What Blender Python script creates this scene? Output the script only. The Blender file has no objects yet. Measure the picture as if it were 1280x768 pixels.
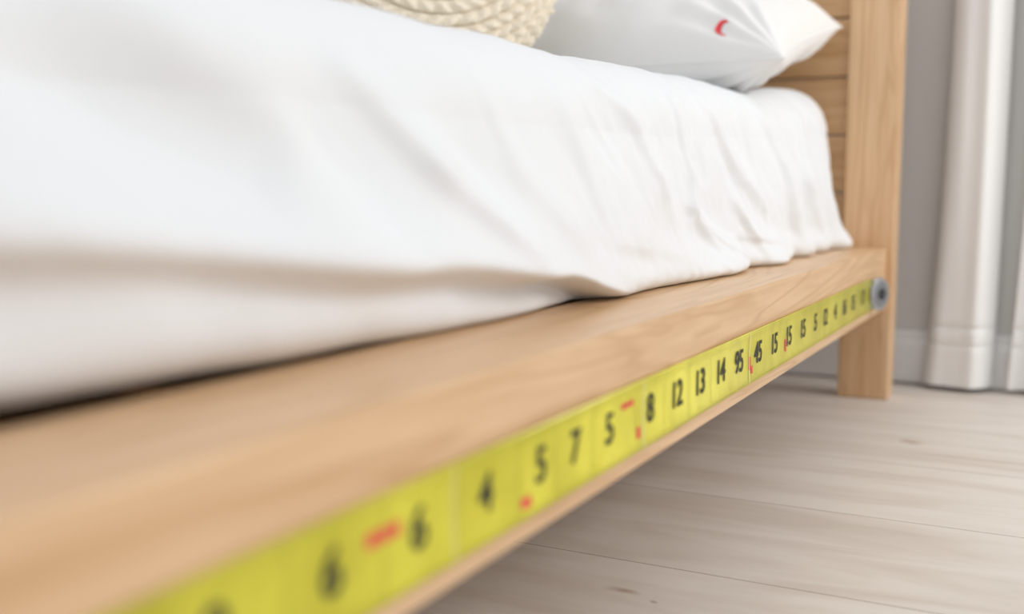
import bpy, bmesh, math, random
from mathutils import Vector, Matrix, noise
from mathutils.bvhtree import BVHTree
random.seed(3)
sc = bpy.context.scene
sc.view_settings.view_transform = 'Standard'
sc.view_settings.look = 'None'

# ---------------------------------------------------------------- helpers
def new_mat(name):
    m = bpy.data.materials.new(name); m.use_nodes = True
    nt = m.node_tree; b = nt.nodes['Principled BSDF']
    return m, nt, b
def node(nt, t, **kw):
    n = nt.nodes.new(t)
    for k, v in kw.items(): setattr(n, k, v)
    return n
def simple(name, col, rough=0.6, metal=0.0, bump=0.0, bscale=200, coat=0.0):
    m, nt, b = new_mat(name)
    b.inputs['Base Color'].default_value = (*col, 1)
    b.inputs['Roughness'].default_value = rough
    b.inputs['Metallic'].default_value = metal
    b.inputs['Coat Weight'].default_value = coat
    if bump > 0:
        tc = node(nt, 'ShaderNodeTexCoord'); n = node(nt, 'ShaderNodeTexNoise')
        n.inputs['Scale'].default_value = bscale; n.inputs['Detail'].default_value = 4
        bp = node(nt, 'ShaderNodeBump'); bp.inputs['Strength'].default_value = bump; bp.inputs['Distance'].default_value = 0.002
        nt.links.new(tc.outputs['Object'], n.inputs['Vector']); nt.links.new(n.outputs['Fac'], bp.inputs['Height'])
        nt.links.new(bp.outputs['Normal'], b.inputs['Normal'])
    return m
def wood(name, scale, c1, c2, c3, rough=0.36):
    m, nt, b = new_mat(name); L = nt.links.new
    tc = node(nt, 'ShaderNodeTexCoord'); mp = node(nt, 'ShaderNodeMapping')
    mp.inputs['Scale'].default_value = scale
    L(tc.outputs['Object'], mp.inputs['Vector'])
    n1 = node(nt, 'ShaderNodeTexNoise'); n1.inputs['Scale'].default_value = 1.0; n1.inputs['Detail'].default_value = 3; n1.inputs['Distortion'].default_value = 1.0
    L(mp.outputs['Vector'], n1.inputs['Vector'])
    m2 = node(nt, 'ShaderNodeMath', operation='MULTIPLY'); m2.inputs[1].default_value = 18.0
    L(n1.outputs['Fac'], m2.inputs[0])
    fr = node(nt, 'ShaderNodeMath', operation='PINGPONG'); fr.inputs[1].default_value = 1.0
    L(m2.outputs[0], fr.inputs[0])
    cr = node(nt, 'ShaderNodeValToRGB')
    cr.color_ramp.elements[0].color = (*c1, 1); cr.color_ramp.elements[1].color = (*c2, 1); cr.color_ramp.elements[1].position = .40
    L(fr.outputs[0], cr.inputs['Fac'])
    mp2 = node(nt, 'ShaderNodeMapping'); mp2.inputs['Scale'].default_value = tuple(s*7 for s in scale)
    L(tc.outputs['Object'], mp2.inputs['Vector'])
    n2 = node(nt, 'ShaderNodeTexNoise'); n2.inputs['Scale'].default_value = 1.0; n2.inputs['Detail'].default_value = 6
    L(mp2.outputs['Vector'], n2.inputs['Vector'])
    cr2 = node(nt, 'ShaderNodeValToRGB'); cr2.color_ramp.elements[0].position = .35; cr2.color_ramp.elements[1].position = .62
    L(n2.outputs['Fac'], cr2.inputs['Fac'])
    mx = node(nt, 'ShaderNodeMix', data_type='RGBA'); 
    mx.inputs['A'].default_value = (*c3, 1)
    L(cr.outputs['Color'], mx.inputs['B'])
    mm = node(nt, 'ShaderNodeMapRange'); mm.inputs['To Min'].default_value = .55; mm.inputs['To Max'].default_value = 1.0
    L(cr2.outputs['Color'], mm.inputs['Value']); L(mm.outputs[0], mx.inputs['Factor'])
    L(mx.outputs['Result'], b.inputs['Base Color'])
    b.inputs['Roughness'].default_value = rough
    bp = node(nt, 'ShaderNodeBump'); bp.inputs['Strength'].default_value = .12; bp.inputs['Distance'].default_value = .001
    L(n2.outputs['Fac'], bp.inputs['Height']); L(bp.outputs['Normal'], b.inputs['Normal'])
    return m
def link(ob, parent=None):
    sc.collection.objects.link(ob)
    if parent: ob.parent = parent
    return ob
def empty(name):
    e = bpy.data.objects.new(name, None); e.empty_display_size = .1
    return link(e)
def mesh_obj(name, verts, faces, mat, parent=None, smooth=False):
    me = bpy.data.meshes.new(name); me.from_pydata(verts, [], faces); me.update()
    if smooth:
        for p in me.polygons: p.use_smooth = True
    me.materials.append(mat)
    return link(bpy.data.objects.new(name, me), parent)
def box(name, lo, hi, mat, parent=None, bev=0.0, seg=3):
    bm = bmesh.new(); bmesh.ops.create_cube(bm, size=1)
    for v in bm.verts:
        v.co = Vector([lo[i] + (v.co[i]+.5)*(hi[i]-lo[i]) for i in range(3)])
    if bev > 0:
        bmesh.ops.bevel(bm, geom=list(bm.edges), offset=bev, segments=seg, profile=.5, affect='EDGES')
    me = bpy.data.meshes.new(name); bm.to_mesh(me); bm.free(); me.materials.append(mat)
    if bev > 0:
        for p in me.polygons: p.use_smooth = True
    ob = link(bpy.data.objects.new(name, me), parent)
    if bev > 0:
        ob.modifiers.new('wn', 'WEIGHTED_NORMAL')
    return ob
def lerp_tab(tab, x):
    if x <= tab[0][0]: return tab[0][1]
    for (a, va), (b, vb) in zip(tab, tab[1:]):
        if x <= b:
            t = (x-a)/(b-a); t = t*t*(3-2*t)
            return va + (vb-va)*t
    return tab[-1][1]
def sstep(a, b, x):
    t = max(0, min(1, (x-a)/(b-a))); return t*t*(3-2*t)

# ---------------------------------------------------------------- materials
W1, W2, W3 = (.60,.37,.19), (.73,.49,.285), (.56,.33,.155)
wood_y = wood('oak_grain_y', (11, .8, 11), W1, W2, W3)
wood_z = wood('oak_grain_z', (11, 11, .8), W1, W2, W3)
wood_x = wood('oak_grain_x', (.8, 11, 11), (.56,.325,.15), (.67,.43,.225), (.51,.285,.12))
sheet_m = simple('white_cotton', (.80,.82,.84), .9, bump=.25, bscale=900)
sheet_m.node_tree.nodes['Principled BSDF'].inputs['Sheen Weight'].default_value = .1
pillow_m = simple('pillow_cotton', (.83,.83,.82), .9, bump=.2, bscale=700)
wall_m = simple('wall_paint', (.70,.69,.67), .9, bump=.1, bscale=300)
base_m = simple('baseboard_paint', (.84,.835,.83), .5)
curtain_m = simple('curtain_linen', (.87,.865,.855), .95, bump=.3, bscale=600)
black_m = simple('black_ink', (.022,.024,.012), .6)
red_m = simple('red_ink', (.80,.06,.07), .6)
steel_m = simple('steel', (.42,.43,.45), .35, .8)
dark_m = simple('dark_rubber', (.02,.02,.025), .5)
knit_m = simple('cream_wool', (.84,.75,.60), .95, bump=.7, bscale=260)

# ---------------------------------------------------------------- room
def floor_mat():
    m, nt, b = new_mat('whitewashed_planks'); L = nt.links.new
    tc = node(nt, 'ShaderNodeTexCoord')
    mp = node(nt, 'ShaderNodeMapping'); mp.inputs['Location'].default_value = (.35, -.2, 0)
    L(tc.outputs['Object'], mp.inputs['Vector'])
    br = node(nt, 'ShaderNodeTexBrick'); br.offset = .37
    br.inputs['Scale'].default_value = 1; br.inputs['Brick Width'].default_value = 2.3; br.inputs['Row Height'].default_value = .3
    br.inputs['Mortar Size'].default_value = .0011; br.inputs['Mortar Smooth'].default_value = .3
    br.inputs['Color1'].default_value = (.71,.655,.60,1); br.inputs['Color2'].default_value = (.74,.69,.635,1)
    br.inputs['Mortar'].default_value = (.32,.26,.22,1)
    L(mp.outputs['Vector'], br.inputs['Vector'])
    m1 = node(nt, 'ShaderNodeMapping'); m1.inputs['Scale'].default_value = (1.6, 9, 1)
    L(tc.outputs['Object'], m1.inputs['Vector'])
    n = node(nt, 'ShaderNodeTexNoise'); n.inputs['Scale'].default_value = 1.2; n.inputs['Detail'].default_value = 7; n.inputs['Distortion'].default_value = 1.6
    L(m1.outputs['Vector'], n.inputs['Vector'])
    cr = node(nt, 'ShaderNodeValToRGB'); cr.color_ramp.elements[0].position = .28; cr.color_ramp.elements[0].color = (.87,.83,.80,1)
    cr.color_ramp.elements[1].position = .6; cr.color_ramp.elements[1].color = (1.03,1.03,1.03,1)
    L(n.outputs['Fac'], cr.inputs['Fac'])
    mx = node(nt, 'ShaderNodeMix', data_type='RGBA', blend_type='MULTIPLY'); mx.inputs['Factor'].default_value = 1
    L(br.outputs['Color'], mx.inputs['A']); L(cr.outputs['Color'], mx.inputs['B'])
    cur = mx.outputs['Result']
    nd = node(nt,'ShaderNodeTexNoise'); nd.inputs['Scale'].default_value=22; nd.inputs['Detail'].default_value=3
    L(tc.outputs['Object'], nd.inputs['Vector'])
    add = node(nt,'ShaderNodeVectorMath',operation='MULTIPLY_ADD'); add.inputs[1].default_value=(.03,.03,0)
    L(nd.outputs['Color'],add.inputs[0]); L(tc.outputs['Object'],add.inputs[2])
    for (kx,ky,sx,sy,st) in [(.10,1.868,.022,.016,.75),(-.085,1.01,.022,.010,.75),(-.045,.998,.006,.005,.9),(.22,1.79,.14,.010,.35),
                          (.45,1.30,.03,.012,.6),(-.30,1.62,.03,.014,.6),(.75,2.05,.03,.015,.7),(.30,2.20,.10,.008,.35),(-.6,1.45,.03,.014,.6),(.9,1.0,.03,.015,.7)]:
        s=node(nt,'ShaderNodeVectorMath',operation='SUBTRACT'); s.inputs[1].default_value=(kx+.015,ky+.015,0)
        L(add.outputs[0],s.inputs[0])
        q=node(nt,'ShaderNodeVectorMath',operation='MULTIPLY'); q.inputs[1].default_value=(1/sx,1/sy,0); L(s.outputs[0],q.inputs[0])
        ln=node(nt,'ShaderNodeVectorMath',operation='LENGTH'); L(q.outputs[0],ln.inputs[0])
        r=node(nt,'ShaderNodeMapRange'); r.inputs['From Min'].default_value=.1; r.inputs['From Max'].default_value=1.1
        r.inputs['To Min'].default_value=st; r.inputs['To Max'].default_value=0; L(ln.outputs['Value'],r.inputs['Value'])
        x=node(nt,'ShaderNodeMix',data_type='RGBA'); x.inputs['B'].default_value=(.34,.22,.15,1)
        L(r.outputs[0],x.inputs['Factor']); L(cur,x.inputs['A']); cur=x.outputs['Result']
    L(cur, b.inputs['Base Color'])
    b.inputs['Roughness'].default_value = .5
    bp = node(nt, 'ShaderNodeBump'); bp.inputs['Strength'].default_value = .12; bp.inputs['Distance'].default_value = .002
    L(n.outputs['Fac'], bp.inputs['Height']); L(bp.outputs['Normal'], b.inputs['Normal'])
    return m
box('floor', (-3,-2.5,-.05), (3.2,2.56,0), floor_mat())
box('wall_back', (-3,2.46,0), (3.2,2.56,2.7), wall_m)
box('wall_left', (-3.1,-2.5,0), (-3,2.56,2.7), wall_m)
prof = [(0,0.006),(.016,0.006),(.016,.085),(.013,.095),(.009,.1),(.009,.11),(.005,.118),(0,.118)]
vs=[];fs=[]
for X in (-3,3.2):
    for (d,z) in prof: vs.append((X,2.4599-d,z))
n=len(prof)
for i in range(n): fs.append((i,(i+1)%n,n+(i+1)%n,n+i))
fs += [tuple(range(n)), tuple(range(2*n-1,n-1,-1))]
mesh_obj('baseboard_back', vs, fs, base_m)

# ---------------------------------------------------------------- bed frame
bed = empty('bed')
RT, RB = .311, .187
YF, YH = .06, 2.225
box('side_rail', (-.125, YF, RB), (0, YH, RT), wood_y, bed, .0035)
box('side_rail_far', (-1.56, YF, RB), (-1.435, YH, RT), wood_y, bed, .0035)
box('foot_rail', (-1.434, YF, RB), (-.126, YF+.1, RT), wood_x, bed, .0035)
box('head_rail', (-1.434, YH-.04, RB), (-.126, YH, RT), wood_x, bed, .0035)
for i in range(13):
    y = .2 + i*.152
    box('light_block_slat_%d'%(i+1), (-1.43, y, .27), (-.13, y+.13, .292), wood_x, bed, .002)  # unseen slats below the sheet, added to block light under the bed
for i,x in enumerate((-.088, -1.572)):
    box('head_post_%d'%(i+1), (x, 2.2255, 0), (x+.1, 2.30, 1.15), wood_z, bed, .004)
    box('foot_leg_%d'%(i+1), (x+.01, YF+.01, 0), (x+.08, YF+.09, RB), wood_z, bed, .004)
z = .305; k=0
while z < 1.10:
    box('headboard_plank_%d'%(k+1), (-1.471, 2.250, z), (-.0885, 2.280, z+.1145), wood_x, bed, .004)
    z += .118; k += 1
box('headboard_cap', (-1.471, 2.240, z), (-.0885, 2.29, z+.03), wood_x, bed, .004)

# ---------------------------------------------------------------- pillow
def pillow(name, c, ax, ay, az, a, b, up, dn, mat):
    root = empty(name)
    N=150; vs=[];fs=[]
    def P(u,v,s):
        e=(max(0,1-abs(u)**2.6)*max(0,1-abs(v)**2.6))**.47
        x=a*u*(1-.07*(1-v*v)**1.0*abs(u)**2); y=b*v*(1-.07*(1-u*u)*abs(v)**2)
        w = noise.noise(Vector((u*2.2+s*3,v*2.2,3+s)))*.012 + noise.noise(Vector((u*6,v*5,s*2)))*.006
        for (cu,cv) in ((1,1),(1,-1),(-1,1),(-1,-1)):
            du,dv=u-cu,v-cv; r=math.hypot(du,dv)
            if r<.9: w += .006*math.sin(math.atan2(dv,du)*17)*math.exp(-((r-.35)/.25)**2)
        t=(up if s>0 else dn)*e + w*min(1,e*2)
        return c+ax*x+ay*y+az*(s*t)
    for s in (1,-1):
        for i in range(N+1):
            for j in range(N+1):
                u=math.sin((i/N*2-1)*math.pi/2); v=math.sin((j/N*2-1)*math.pi/2)
                vs.append(P(u,v,s))
        o=0 if s>0 else (N+1)**2
        for i in range(N):
            for j in range(N):
                q=(o+i*(N+1)+j,o+(i+1)*(N+1)+j,o+(i+1)*(N+1)+j+1,o+i*(N+1)+j+1)
                fs.append(q if s>0 else q[::-1])
    mesh_obj('pillowcase', vs, fs, mat, root, True)
    cu=bpy.data.curves.new('seam','CURVE'); cu.dimensions='3D'; cu.bevel_depth=.0026; cu.bevel_resolution=2
    sp=cu.splines.new('POLY'); pts=[]
    K=60
    for k in range(K): pts.append(P(-1+2*k/K,-1,1))
    for k in range(K): pts.append(P(1,-1+2*k/K,1))
    for k in range(K): pts.append(P(1-2*k/K,1,1))
    for k in range(K): pts.append(P(-1,1-2*k/K,1))
    sp.points.add(len(pts)-1)
    for p,q in zip(sp.points,pts): p.co=(*q,1)
    sp.use_cyclic_u=True
    cu.materials.append(mat); link(bpy.data.objects.new('seam_piping',cu),root)
    return root,P,vs,fs
tilt=math.radians(13.5)
ax=Vector((1,0,0)); ay=Vector((0,math.cos(tilt),math.sin(tilt))); az=ax.cross(ay)
proot,PP,pv,pf = pillow('pillow', Vector((-.450,1.970,.694)), ax, ay, az, .350,.245,.135,.085, pillow_m)
def tag(P):
    vs=[];fs=[];K=16
    u0,v0=.700,-.905
    for k in range(K+1):
        a=math.radians(50+250*k/K)
        for r in (.012-.0095*math.sin(math.pi*k/K),.0140):
            vs.append(P(u0+math.cos(a)*r/.345,v0+math.sin(a)*r*.6/.245,1)+az*.0025)
    for k in range(K): fs.append((2*k,2*k+1,2*k+3,2*k+2))
    mesh_obj('stitched_tag', vs, fs, red_m, proot)
tag(PP)

# ---------------------------------------------------------------- knitted round cushion
def knit():
    c=Vector((-.64,1.535,.797)); nrm=Vector((.52,-.70,.50)).normalized()
    t1=nrm.cross(Vector((0,0,1))).normalized(); t2=nrm.cross(t1)
    NR,NT=200,480; vs=[];fs=[]; Rr=.20
    for i in range(NR+1):
        ph=math.pi*i/NR; 
        for j in range(NT):
            th=2*math.pi*j/NT
            r=Rr*math.sin(ph)**.8 if 0<i<NR else 0
            h=.085*math.copysign(abs(math.cos(ph))**.8,math.cos(ph))
            s=ph/math.pi*20
            ring=int(s); fr=s-ring
            br=math.sin(math.pi*fr)**.5
            K=int(8+44*math.sin(math.pi*(ring+.5)/20))
            tw=.5+.5*math.sin(th*K+ (2.2 if ring%2 else -2.2)*(fr-.5)*2+ring*1.7)
            d=(.016*br*(.5+.5*tw)+noise.noise(Vector((r*60*math.cos(th),r*60*math.sin(th),h*60)))*.004+noise.noise(Vector((r*150*math.cos(th),r*150*math.sin(th),h*150)))*.002)
            n=(t1*math.cos(th)+t2*math.sin(th))*math.sin(ph)+nrm*math.cos(ph)
            vs.append(c+(t1*math.cos(th)+t2*math.sin(th))*r+nrm*h+n*d)
    for i in range(NR):
        for j in range(NT):
            a=i*NT+j;b=i*NT+(j+1)%NT
            fs.append((a,b,b+NT,a+NT))
    mesh_obj('knitted_cushion',vs,fs,knit_m,smooth=True)
    return vs,fs
kv,kf=knit()
bvhs=[BVHTree.FromPolygons(pv,pf),BVHTree.FromPolygons(kv,kf)]

# ---------------------------------------------------------------- sheet over mattress
R = .09
def fold(y,z,y0,z0,y1,z1,a,w):
    dy,dz=y1-y0,z1-z0; Ln=math.hypot(dy,dz)
    al=((y-y0)*dy+(z-z0)*dz)/Ln; s=((y-y0)*dz-(z-z0)*dy)/Ln
    over=max(0,-al,al-Ln)
    if over>.06: return 0
    ww = w*(.8 if s>0 else 1.6)
    t=max(0,min(1,al/Ln))
    return a*math.exp(-(s/ww)**2-(over/.022)**2)*(.45+.55*math.sin(math.pi*(t*.8+.1)))
creases = [
 (.60,.50,.67,.44,.011,.018),(.67,.44,.79,.375,.011,.018),(.54,.47,.62,.39,-.010,.026),
 (.77,.51,.81,.44,.005,.014),(.81,.44,.90,.38,.007,.020),(.72,.46,.80,.38,-.006,.020),
 (1.03,.545,1.11,.50,.006,.012),(1.11,.50,1.17,.43,.007,.014),(1.17,.43,1.21,.37,.006,.016),
 (1.05,.50,1.10,.42,-.005,.022),
 (1.265,.53,1.285,.44,.007,.009),(1.285,.44,1.27,.36,.007,.011),(1.33,.52,1.35,.42,-.006,.014),
 (1.40,.55,1.50,.47,.010,.013),(1.50,.47,1.62,.40,.010,.017),(1.58,.55,1.60,.46,.008,.013),
 (1.44,.50,1.55,.40,-.009,.018),(1.62,.50,1.70,.42,-.007,.016),
 (1.70,.56,1.76,.46,.012,.015),(1.76,.46,1.80,.36,.012,.017),(1.86,.55,1.88,.40,-.010,.020),
 (1.94,.56,1.93,.44,.010,.015),(1.93,.44,1.99,.34,.012,.017),(2.06,.55,2.09,.36,.010,.015),
 (.40,.53,.52,.47,.012,.035),(.32,.50,.48,.43,-.014,.035),(.93,.50,.99,.40,.006,.020),
 (1.36,.37,1.46,.335,.010,.009),(1.28,.40,1.38,.345,.010,.011),(1.02,.37,1.25,.345,.006,.014),
 (1.48,.405,1.56,.345,.012,.012),(1.50,.36,1.68,.345,.008,.009),
]
def zc(y): return lerp_tab([(.05,.400),(.3,.385),(.65,.357),(.85,.342),(1.03,.312),(1.06,.30)], y)
def disp(y, z):
    d = 0
    nz = noise.noise(Vector((y*3.2, z*5+7, 1.3)))*.016 + noise.noise(Vector((y*8+z*4, z*7-y*2, 4.7)))*.008
    rn = noise.noise(Vector((y*14+z*9, z*12-y*5, 9.1))); d += nz + .003*(rn) 
    fw = sstep(.75,1.1,y)
    rn2 = noise.noise(Vector((y*26+z*9, z*20+y*7, 5.1))); d += .0022*(1-2*math.sqrt(rn2*rn2+.004))*(.2+.8*fw)
    d += .0009*noise.noise(Vector((y*70, z*60, 3)))*fw
    for c in creases:
        if abs(y-(c[0]+c[2])/2) < .2: d += fold(y,z,*c)
    f = 1-sstep(.97,1.07,y)
    dv = z-zc(y)
    w = lerp_tab([(.3,.016),(.6,.010),(.9,.003)], y)
    k = .5+.5*math.tanh(dv/w)
    o = .030*math.exp(-(max(dv,0)/.05)**1.3)*k + (-.022*math.exp(min(dv,0)/.018))*(1-k)
    d += f*o
    h = z-.311
    d += (1-f)*.014*math.exp(-((h-.014)/.022)**2)
    d += .024*math.exp(-((y-1.37)/.12)**2)*math.exp(-(h/.03)**2)
    d += .024*math.exp(-((y-1.62)/.055)**2)*math.exp(-(h/.02)**2)
    d -= .010*math.exp(-((y-1.50)/.02)**2)*math.exp(-(h/.04)**2)
    g = sstep(1.65,1.8,y)
    d += g*.013*math.sin(y*44+z*6)*math.exp(-h/.08)
    d -= g*.006
    d += .022*sstep(2.05,2.2,y)*math.exp(-h/.06)
    nr = 1-sstep(.45,.85,y)
    d -= .014*math.exp(-h/.0035) + nr*.034*math.exp(-h/.014)
    return d
def topz(y): return lerp_tab([(.05,.566),(.8,.570),(1.03,.575),(1.75,.597),(2.18,.628)], y)
def sidex(y,h):
    xb = lerp_tab([(.05,-.122),(.3,-.116),(.55,-.104),(1.0,-.100),(1.5,-.098),(2.2,-.085)], y)
    return xb - .025*h**1.6
Y0,Y1,NY = .075,2.220,680
NA,NB,NC,ND = 160,40,60,14
XL=-1.47
rows=[]
re=.055
for i in range(NY+1):
    y = Y0+(Y1-Y0)*i/NY
    zt = topz(y); e=min(y-Y0, Y1-y)
    inset = 0 if e>=re else re-math.sqrt(max(0,re*re-(re-e)**2))
    zt2 = zt-inset
    row=[]
    zs = zt2-R
    for j in range(NA):
        h=j/NA; z=.3118+(zs-.3118)*h
        row.append((sidex(y,h)-inset*(.25+.75*h)+disp(y,z)*min(1,e/.02+.3), y, z))
    xs = sidex(y,1)-inset
    for j in range(NB):
        a=j/NB*math.pi/2
        dd = disp(y, zs+R*math.sin(a))*(1-.55*j/NB)
        rr=R+dd
        row.append((xs-R+rr*math.cos(a), y, zs+rr*math.sin(a)))
    for j in range(NC+1):
        x = xs-R + (XL+R-(xs-R))*j/NC
        dd = disp(y, zs+R)*.45*math.exp(-j/4) + noise.noise(Vector((x*4,y*4,2)))*.008*min(1,j/8)
        row.append((x,y,zs+R+dd))
    for j in range(1,ND+1):
        z=zt2+( .3118-zt2)*j/ND
        row.append((XL+R-R*math.sin(min(1,j/4)*math.pi/2)-.0+inset*.5, y, z))
    if y>1.2:   # the sheet gives way under the pillow and cushion resting on it
        for j in range(NA//2, NA+NB+NC+1):
            x,yy,z=row[j]; best=z
            for bi,bv in enumerate(bvhs):
                mg=.0015 if bi==0 else .003
                for (ox,oy) in ((0,0),(.008,0),(-.008,0),(.016,0),(-.016,0),(0,.005),(0,-.005)):
                    hit=bv.ray_cast(Vector((x+ox,yy+oy,.35)),Vector((0,0,1)),.6)
                    if hit[0] is not None and hit[0].z-mg<best: best=hit[0].z-mg
            row[j]=(x,yy,best)
    rows.append(row)
verts=[v for r in rows for v in r]; m=len(rows[0]); faces=[]
for i in range(NY):
    for j in range(m-1):
        a=i*m+j; faces.append((a,a+1,a+m+1,a+m))
faces.append(tuple(range(m))[::-1]); faces.append(tuple(NY*m+j for j in range(m)))
mesh_obj('bed_sheet', verts, faces, sheet_m, smooth=True)

# ---------------------------------------------------------------- tape measure
tape=empty('tape_measure')
def tape_mat():
    m,nt,b=new_mat('yellow_tape'); L=nt.links.new
    tc=node(nt,'ShaderNodeTexCoord'); n=node(nt,'ShaderNodeTexNoise'); n.inputs['Scale'].default_value=14; n.inputs['Detail'].default_value=3
    L(tc.outputs['Object'],n.inputs['Vector'])
    cr=node(nt,'ShaderNodeValToRGB'); cr.color_ramp.elements[0].position=.35; cr.color_ramp.elements[0].color=(.65,.59,.03,1)
    cr.color_ramp.elements[1].position=.65; cr.color_ramp.elements[1].color=(.84,.78,.06,1)
    L(n.outputs['Fac'],cr.inputs['Fac']); L(cr.outputs['Color'],b.inputs['Base Color'])
    b.inputs['Roughness'].default_value=.35; b.inputs['Coat Weight'].default_value=.35; b.inputs['Coat Roughness'].default_value=.12
    return m
TZ0,TZ1=.2035,.2640; TY0,TY1=.06,2.03
def tx(z):
    t=(z-TZ0)/(TZ1-TZ0)*2-1
    return .0026-.0014*(1-t*t)
vs=[];fs=[];NZ=14
for y in (TY0,TY1):
    for k in range(NZ+1):
        z=TZ0+(TZ1-TZ0)*k/NZ; vs.append((tx(z),y,z))
for k in range(NZ): fs.append((k,NZ+1+k,NZ+2+k,k+1))
bl=mesh_obj('blade',vs,fs,tape_mat(),tape,True)
so=bl.modifiers.new('t','SOLIDIFY'); so.thickness=.0008; so.offset=1
def quad(y0,y1,z0,z1,off=.0006):
    K=6;vs=[];fs=[]
    for y in (y0,y1):
        for k in range(K+1):
            z=z0+(z1-z0)*k/K; vs.append((tx(z)+.0008+off,y,z))
    for k in range(K): fs.append((k,K+1+k,K+2+k,k+1))
    return vs,fs
def multi(name,rects,mat,off=.0005):
    V=[];F=[]
    for r in rects:
        vs,fs=quad(*r,off); o=len(V); V+=vs; F+=[tuple(o+i for i in f) for f in fs]
    mesh_obj(name,V,F,mat,tape)
nums=[(.3186,'0'),(.399,'6'),(.4775,'6'),(.554,'4'),(.632,'5'),(.689,'7'),(.755,'5'),(.8475,'8'),(.918,'12'),(.988,'13'),(1.0586,'14'),
 (1.129,'95'),(1.211,'45'),(1.288,'15'),(1.365,'15'),(1.449,'15'),(1.532,'5'),(1.602,'12'),(1.682,'4'),(1.757,'16'),(1.838,'15'),(1.934,'17'),(.24,'2'),(.16,'3')]
olive=simple('olive_ink',(.48,.44,.03),.5)
pale=simple('pale_ink',(.88,.87,.45),.4)
for y,t in nums:
    cu=bpy.data.curves.new('n_'+t,'FONT'); cu.body=t; cu.size=.035; cu.align_x='CENTER'; cu.align_y='CENTER'
    cu.offset=.0005; cu.extrude=.0001; cu.space_character=.95
    cu.materials.append(black_m)
    o=bpy.data.objects.new('printed_number_'+t,cu); o.location=(.0032,y,.2350); o.rotation_euler=(math.pi/2,0,math.pi/2)
    o.scale=(1.08 if len(t)==1 else 1.0,1,1)
    link(o,tape)
multi('cell_lines',[(y-.034,y-.0332,TZ0+.003,TZ1-.003) for y,t in nums if y<1.1],olive)
multi('edge_lines',[(TY0,TY1,TZ1-.0022,TZ1-.0014),(TY0,TY1,TZ0+.0014,TZ0+.0022)],olive)
multi('pale_lines',[(.829,.831,TZ0+.002,TZ1-.002),(.515,.5165,TZ0+.002,TZ1-.002),(1.17,1.172,TZ0+.002,TZ1-.002)],pale,.0007)
ticks=[]
y=TY0+.01; q=0
while y<TY1-.03:
    l=.009 if q%5==0 else .0055
    ticks.append((y,y+.0008,TZ1-.003-l,TZ1-.003)); ticks.append((y,y+.0008,TZ0+.003,TZ0+.003+l*.8)); y+=.0073; q+=1
multi('ticks',ticks,olive)
reds=[(.428,.438,.238,.246),(.440,.449,.238,.246),(.451,.459,.238,.246),(.602,.616,.212,.219),
 (.780,.787,.246,.251),(.789,.796,.246,.251),(.798,.806,.246,.251),(.815,.823,.215,.225),(1.172,1.178,.22,.235),(1.179,1.186,.215,.224),(1.345,1.352,.218,.234)]
multi('red_marks',reds,red_m,.0008)
def cyl(name,c,axis,r,h,mat,bev=.002,seg=40):
    bm=bmesh.new(); bmesh.ops.create_cone(bm,cap_ends=True,segments=seg,radius1=r,radius2=r,depth=h)
    es=[e for e in bm.edges if len(e.link_faces)==2 and abs(e.link_faces[0].normal.dot(e.link_faces[1].normal))<.3]
    bmesh.ops.bevel(bm,geom=es,offset=bev,segments=3,affect='EDGES')
    q=Vector((0,0,1)).rotation_difference(Vector(axis).normalized()).to_matrix().to_4x4()
    bm.transform(Matrix.Translation(c)@q)
    me=bpy.data.meshes.new(name); bm.to_mesh(me); bm.free(); me.materials.append(mat)
    for p in me.polygons: p.use_smooth=len(p.vertices)<8
    return link(bpy.data.objects.new(name,me),tape)
AX=Vector((.93,-.37,0)).normalized()
C=Vector((.0155,2.044,.234))
cyl('end_housing',C,AX,.031,.006,steel_m,.002)
cyl('housing_rim',C+AX*.003,AX,.024,.0025,simple('steel_dark',(.25,.26,.28),.4,.7),.001)
cyl('hub',C+AX*.005,AX,.011,.002,dark_m,.0008)
box('end_bracket',(.0008,2.02,.206),(.010,2.065,.262),steel_m,tape,.0015)

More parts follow.
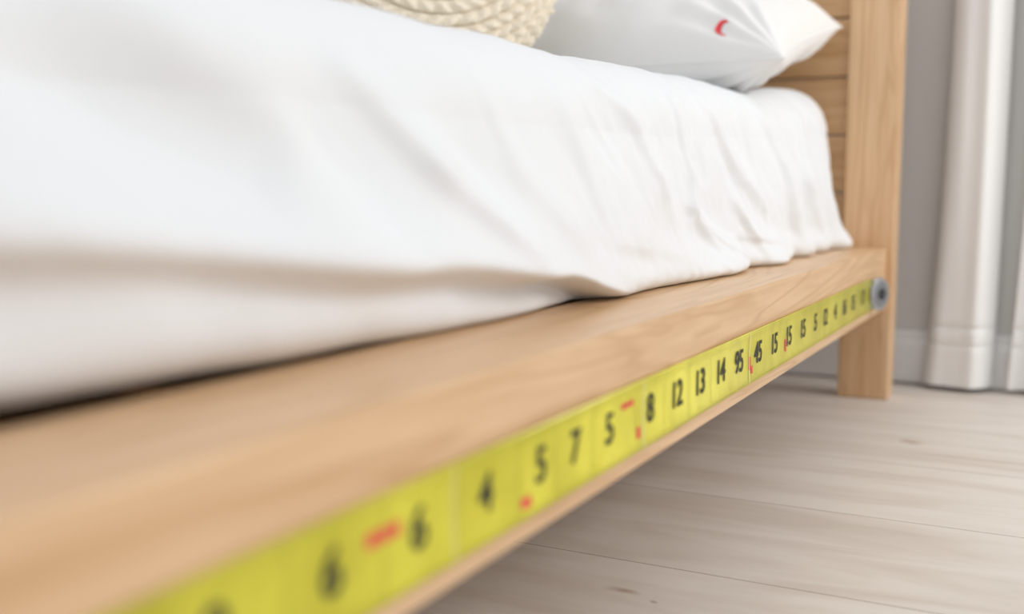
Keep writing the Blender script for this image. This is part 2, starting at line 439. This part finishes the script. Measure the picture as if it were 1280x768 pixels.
# ---------------------------------------------------------------- curtains
def curtain(name,xl,xr,yc,seed,pleats,amp,flare,rip):
    NX,NZ=220,260; vs=[];fs=[]
    for i in range(NZ+1):
        z=.012+2.4*(i/NZ)**2
        fl=1+flare*math.exp(-z/.45)
        for j in range(NX+1):
            s=j/NX
            x=xl+(xr-xl)*s
            cx=(xl+xr)/2
            x=cx+(x-cx)*fl - .025*math.exp(-z/.5)
            y=yc-amp*math.sin(math.pi*s)**.6 - rip*math.sin(s*math.pi*2*pleats+seed+ .3*z)*(.5+.5*fl) - rip*.4*math.sin(s*17+z*3+seed)
            y-=.006*noise.noise(Vector((s*3,z*2,seed)))
            if z<.135: y-=.003
            y+= .006*math.exp(-((z-.138)/.005)**2)+.006*math.exp(-((z-.100)/.005)**2)
            vs.append((x,y,z))
    for i in range(NZ):
        for j in range(NX):
            a=i*(NX+1)+j; fs.append((a,a+1,a+NX+2,a+NX+1))
    o=mesh_obj(name,vs,fs,curtain_m,smooth=True)
    s=o.modifiers.new('t','SOLIDIFY'); s.thickness=.002
    return o
curtain('curtain',.097,.204,2.43,.4,1.6,.050,.30,.0045)
curtain('curtain.001',.256,.60,2.42,1.9,4,.03,.05,.012)

# ---------------------------------------------------------------- light
w=bpy.data.worlds.new('World'); sc.world=w; w.use_nodes=True
bg=w.node_tree.nodes['Background']; bg.inputs['Color'].default_value=(.98,.985,1.0,1); bg.inputs['Strength'].default_value=.91
def area(name,loc,target,size,power,col):
    l=bpy.data.lights.new(name,'AREA'); l.shape='SQUARE'; l.size=size; l.energy=power; l.color=col
    o=bpy.data.objects.new(name,l); o.location=loc
    o.rotation_euler=(Vector(target)-Vector(loc)).to_track_quat('-Z','Y').to_euler(); link(o)
area('window_daylight',(2.2,2.0,1.7),(-.1,1.3,.3),1.0,30,(1,.98,.95))

# ---------------------------------------------------------------- camera
cam=bpy.data.cameras.new('camera'); cam.lens=36.98; cam.sensor_width=36
co=bpy.data.objects.new('camera',cam); link(co)
co.location=(.31,0,.42); co.rotation_euler=(math.radians(90-6.16),0,math.radians(27.55))
cam.clip_start=.02
cam.dof.use_dof=True; cam.dof.focus_distance=1.25; cam.dof.aperture_fstop=2.1
sc.camera=co
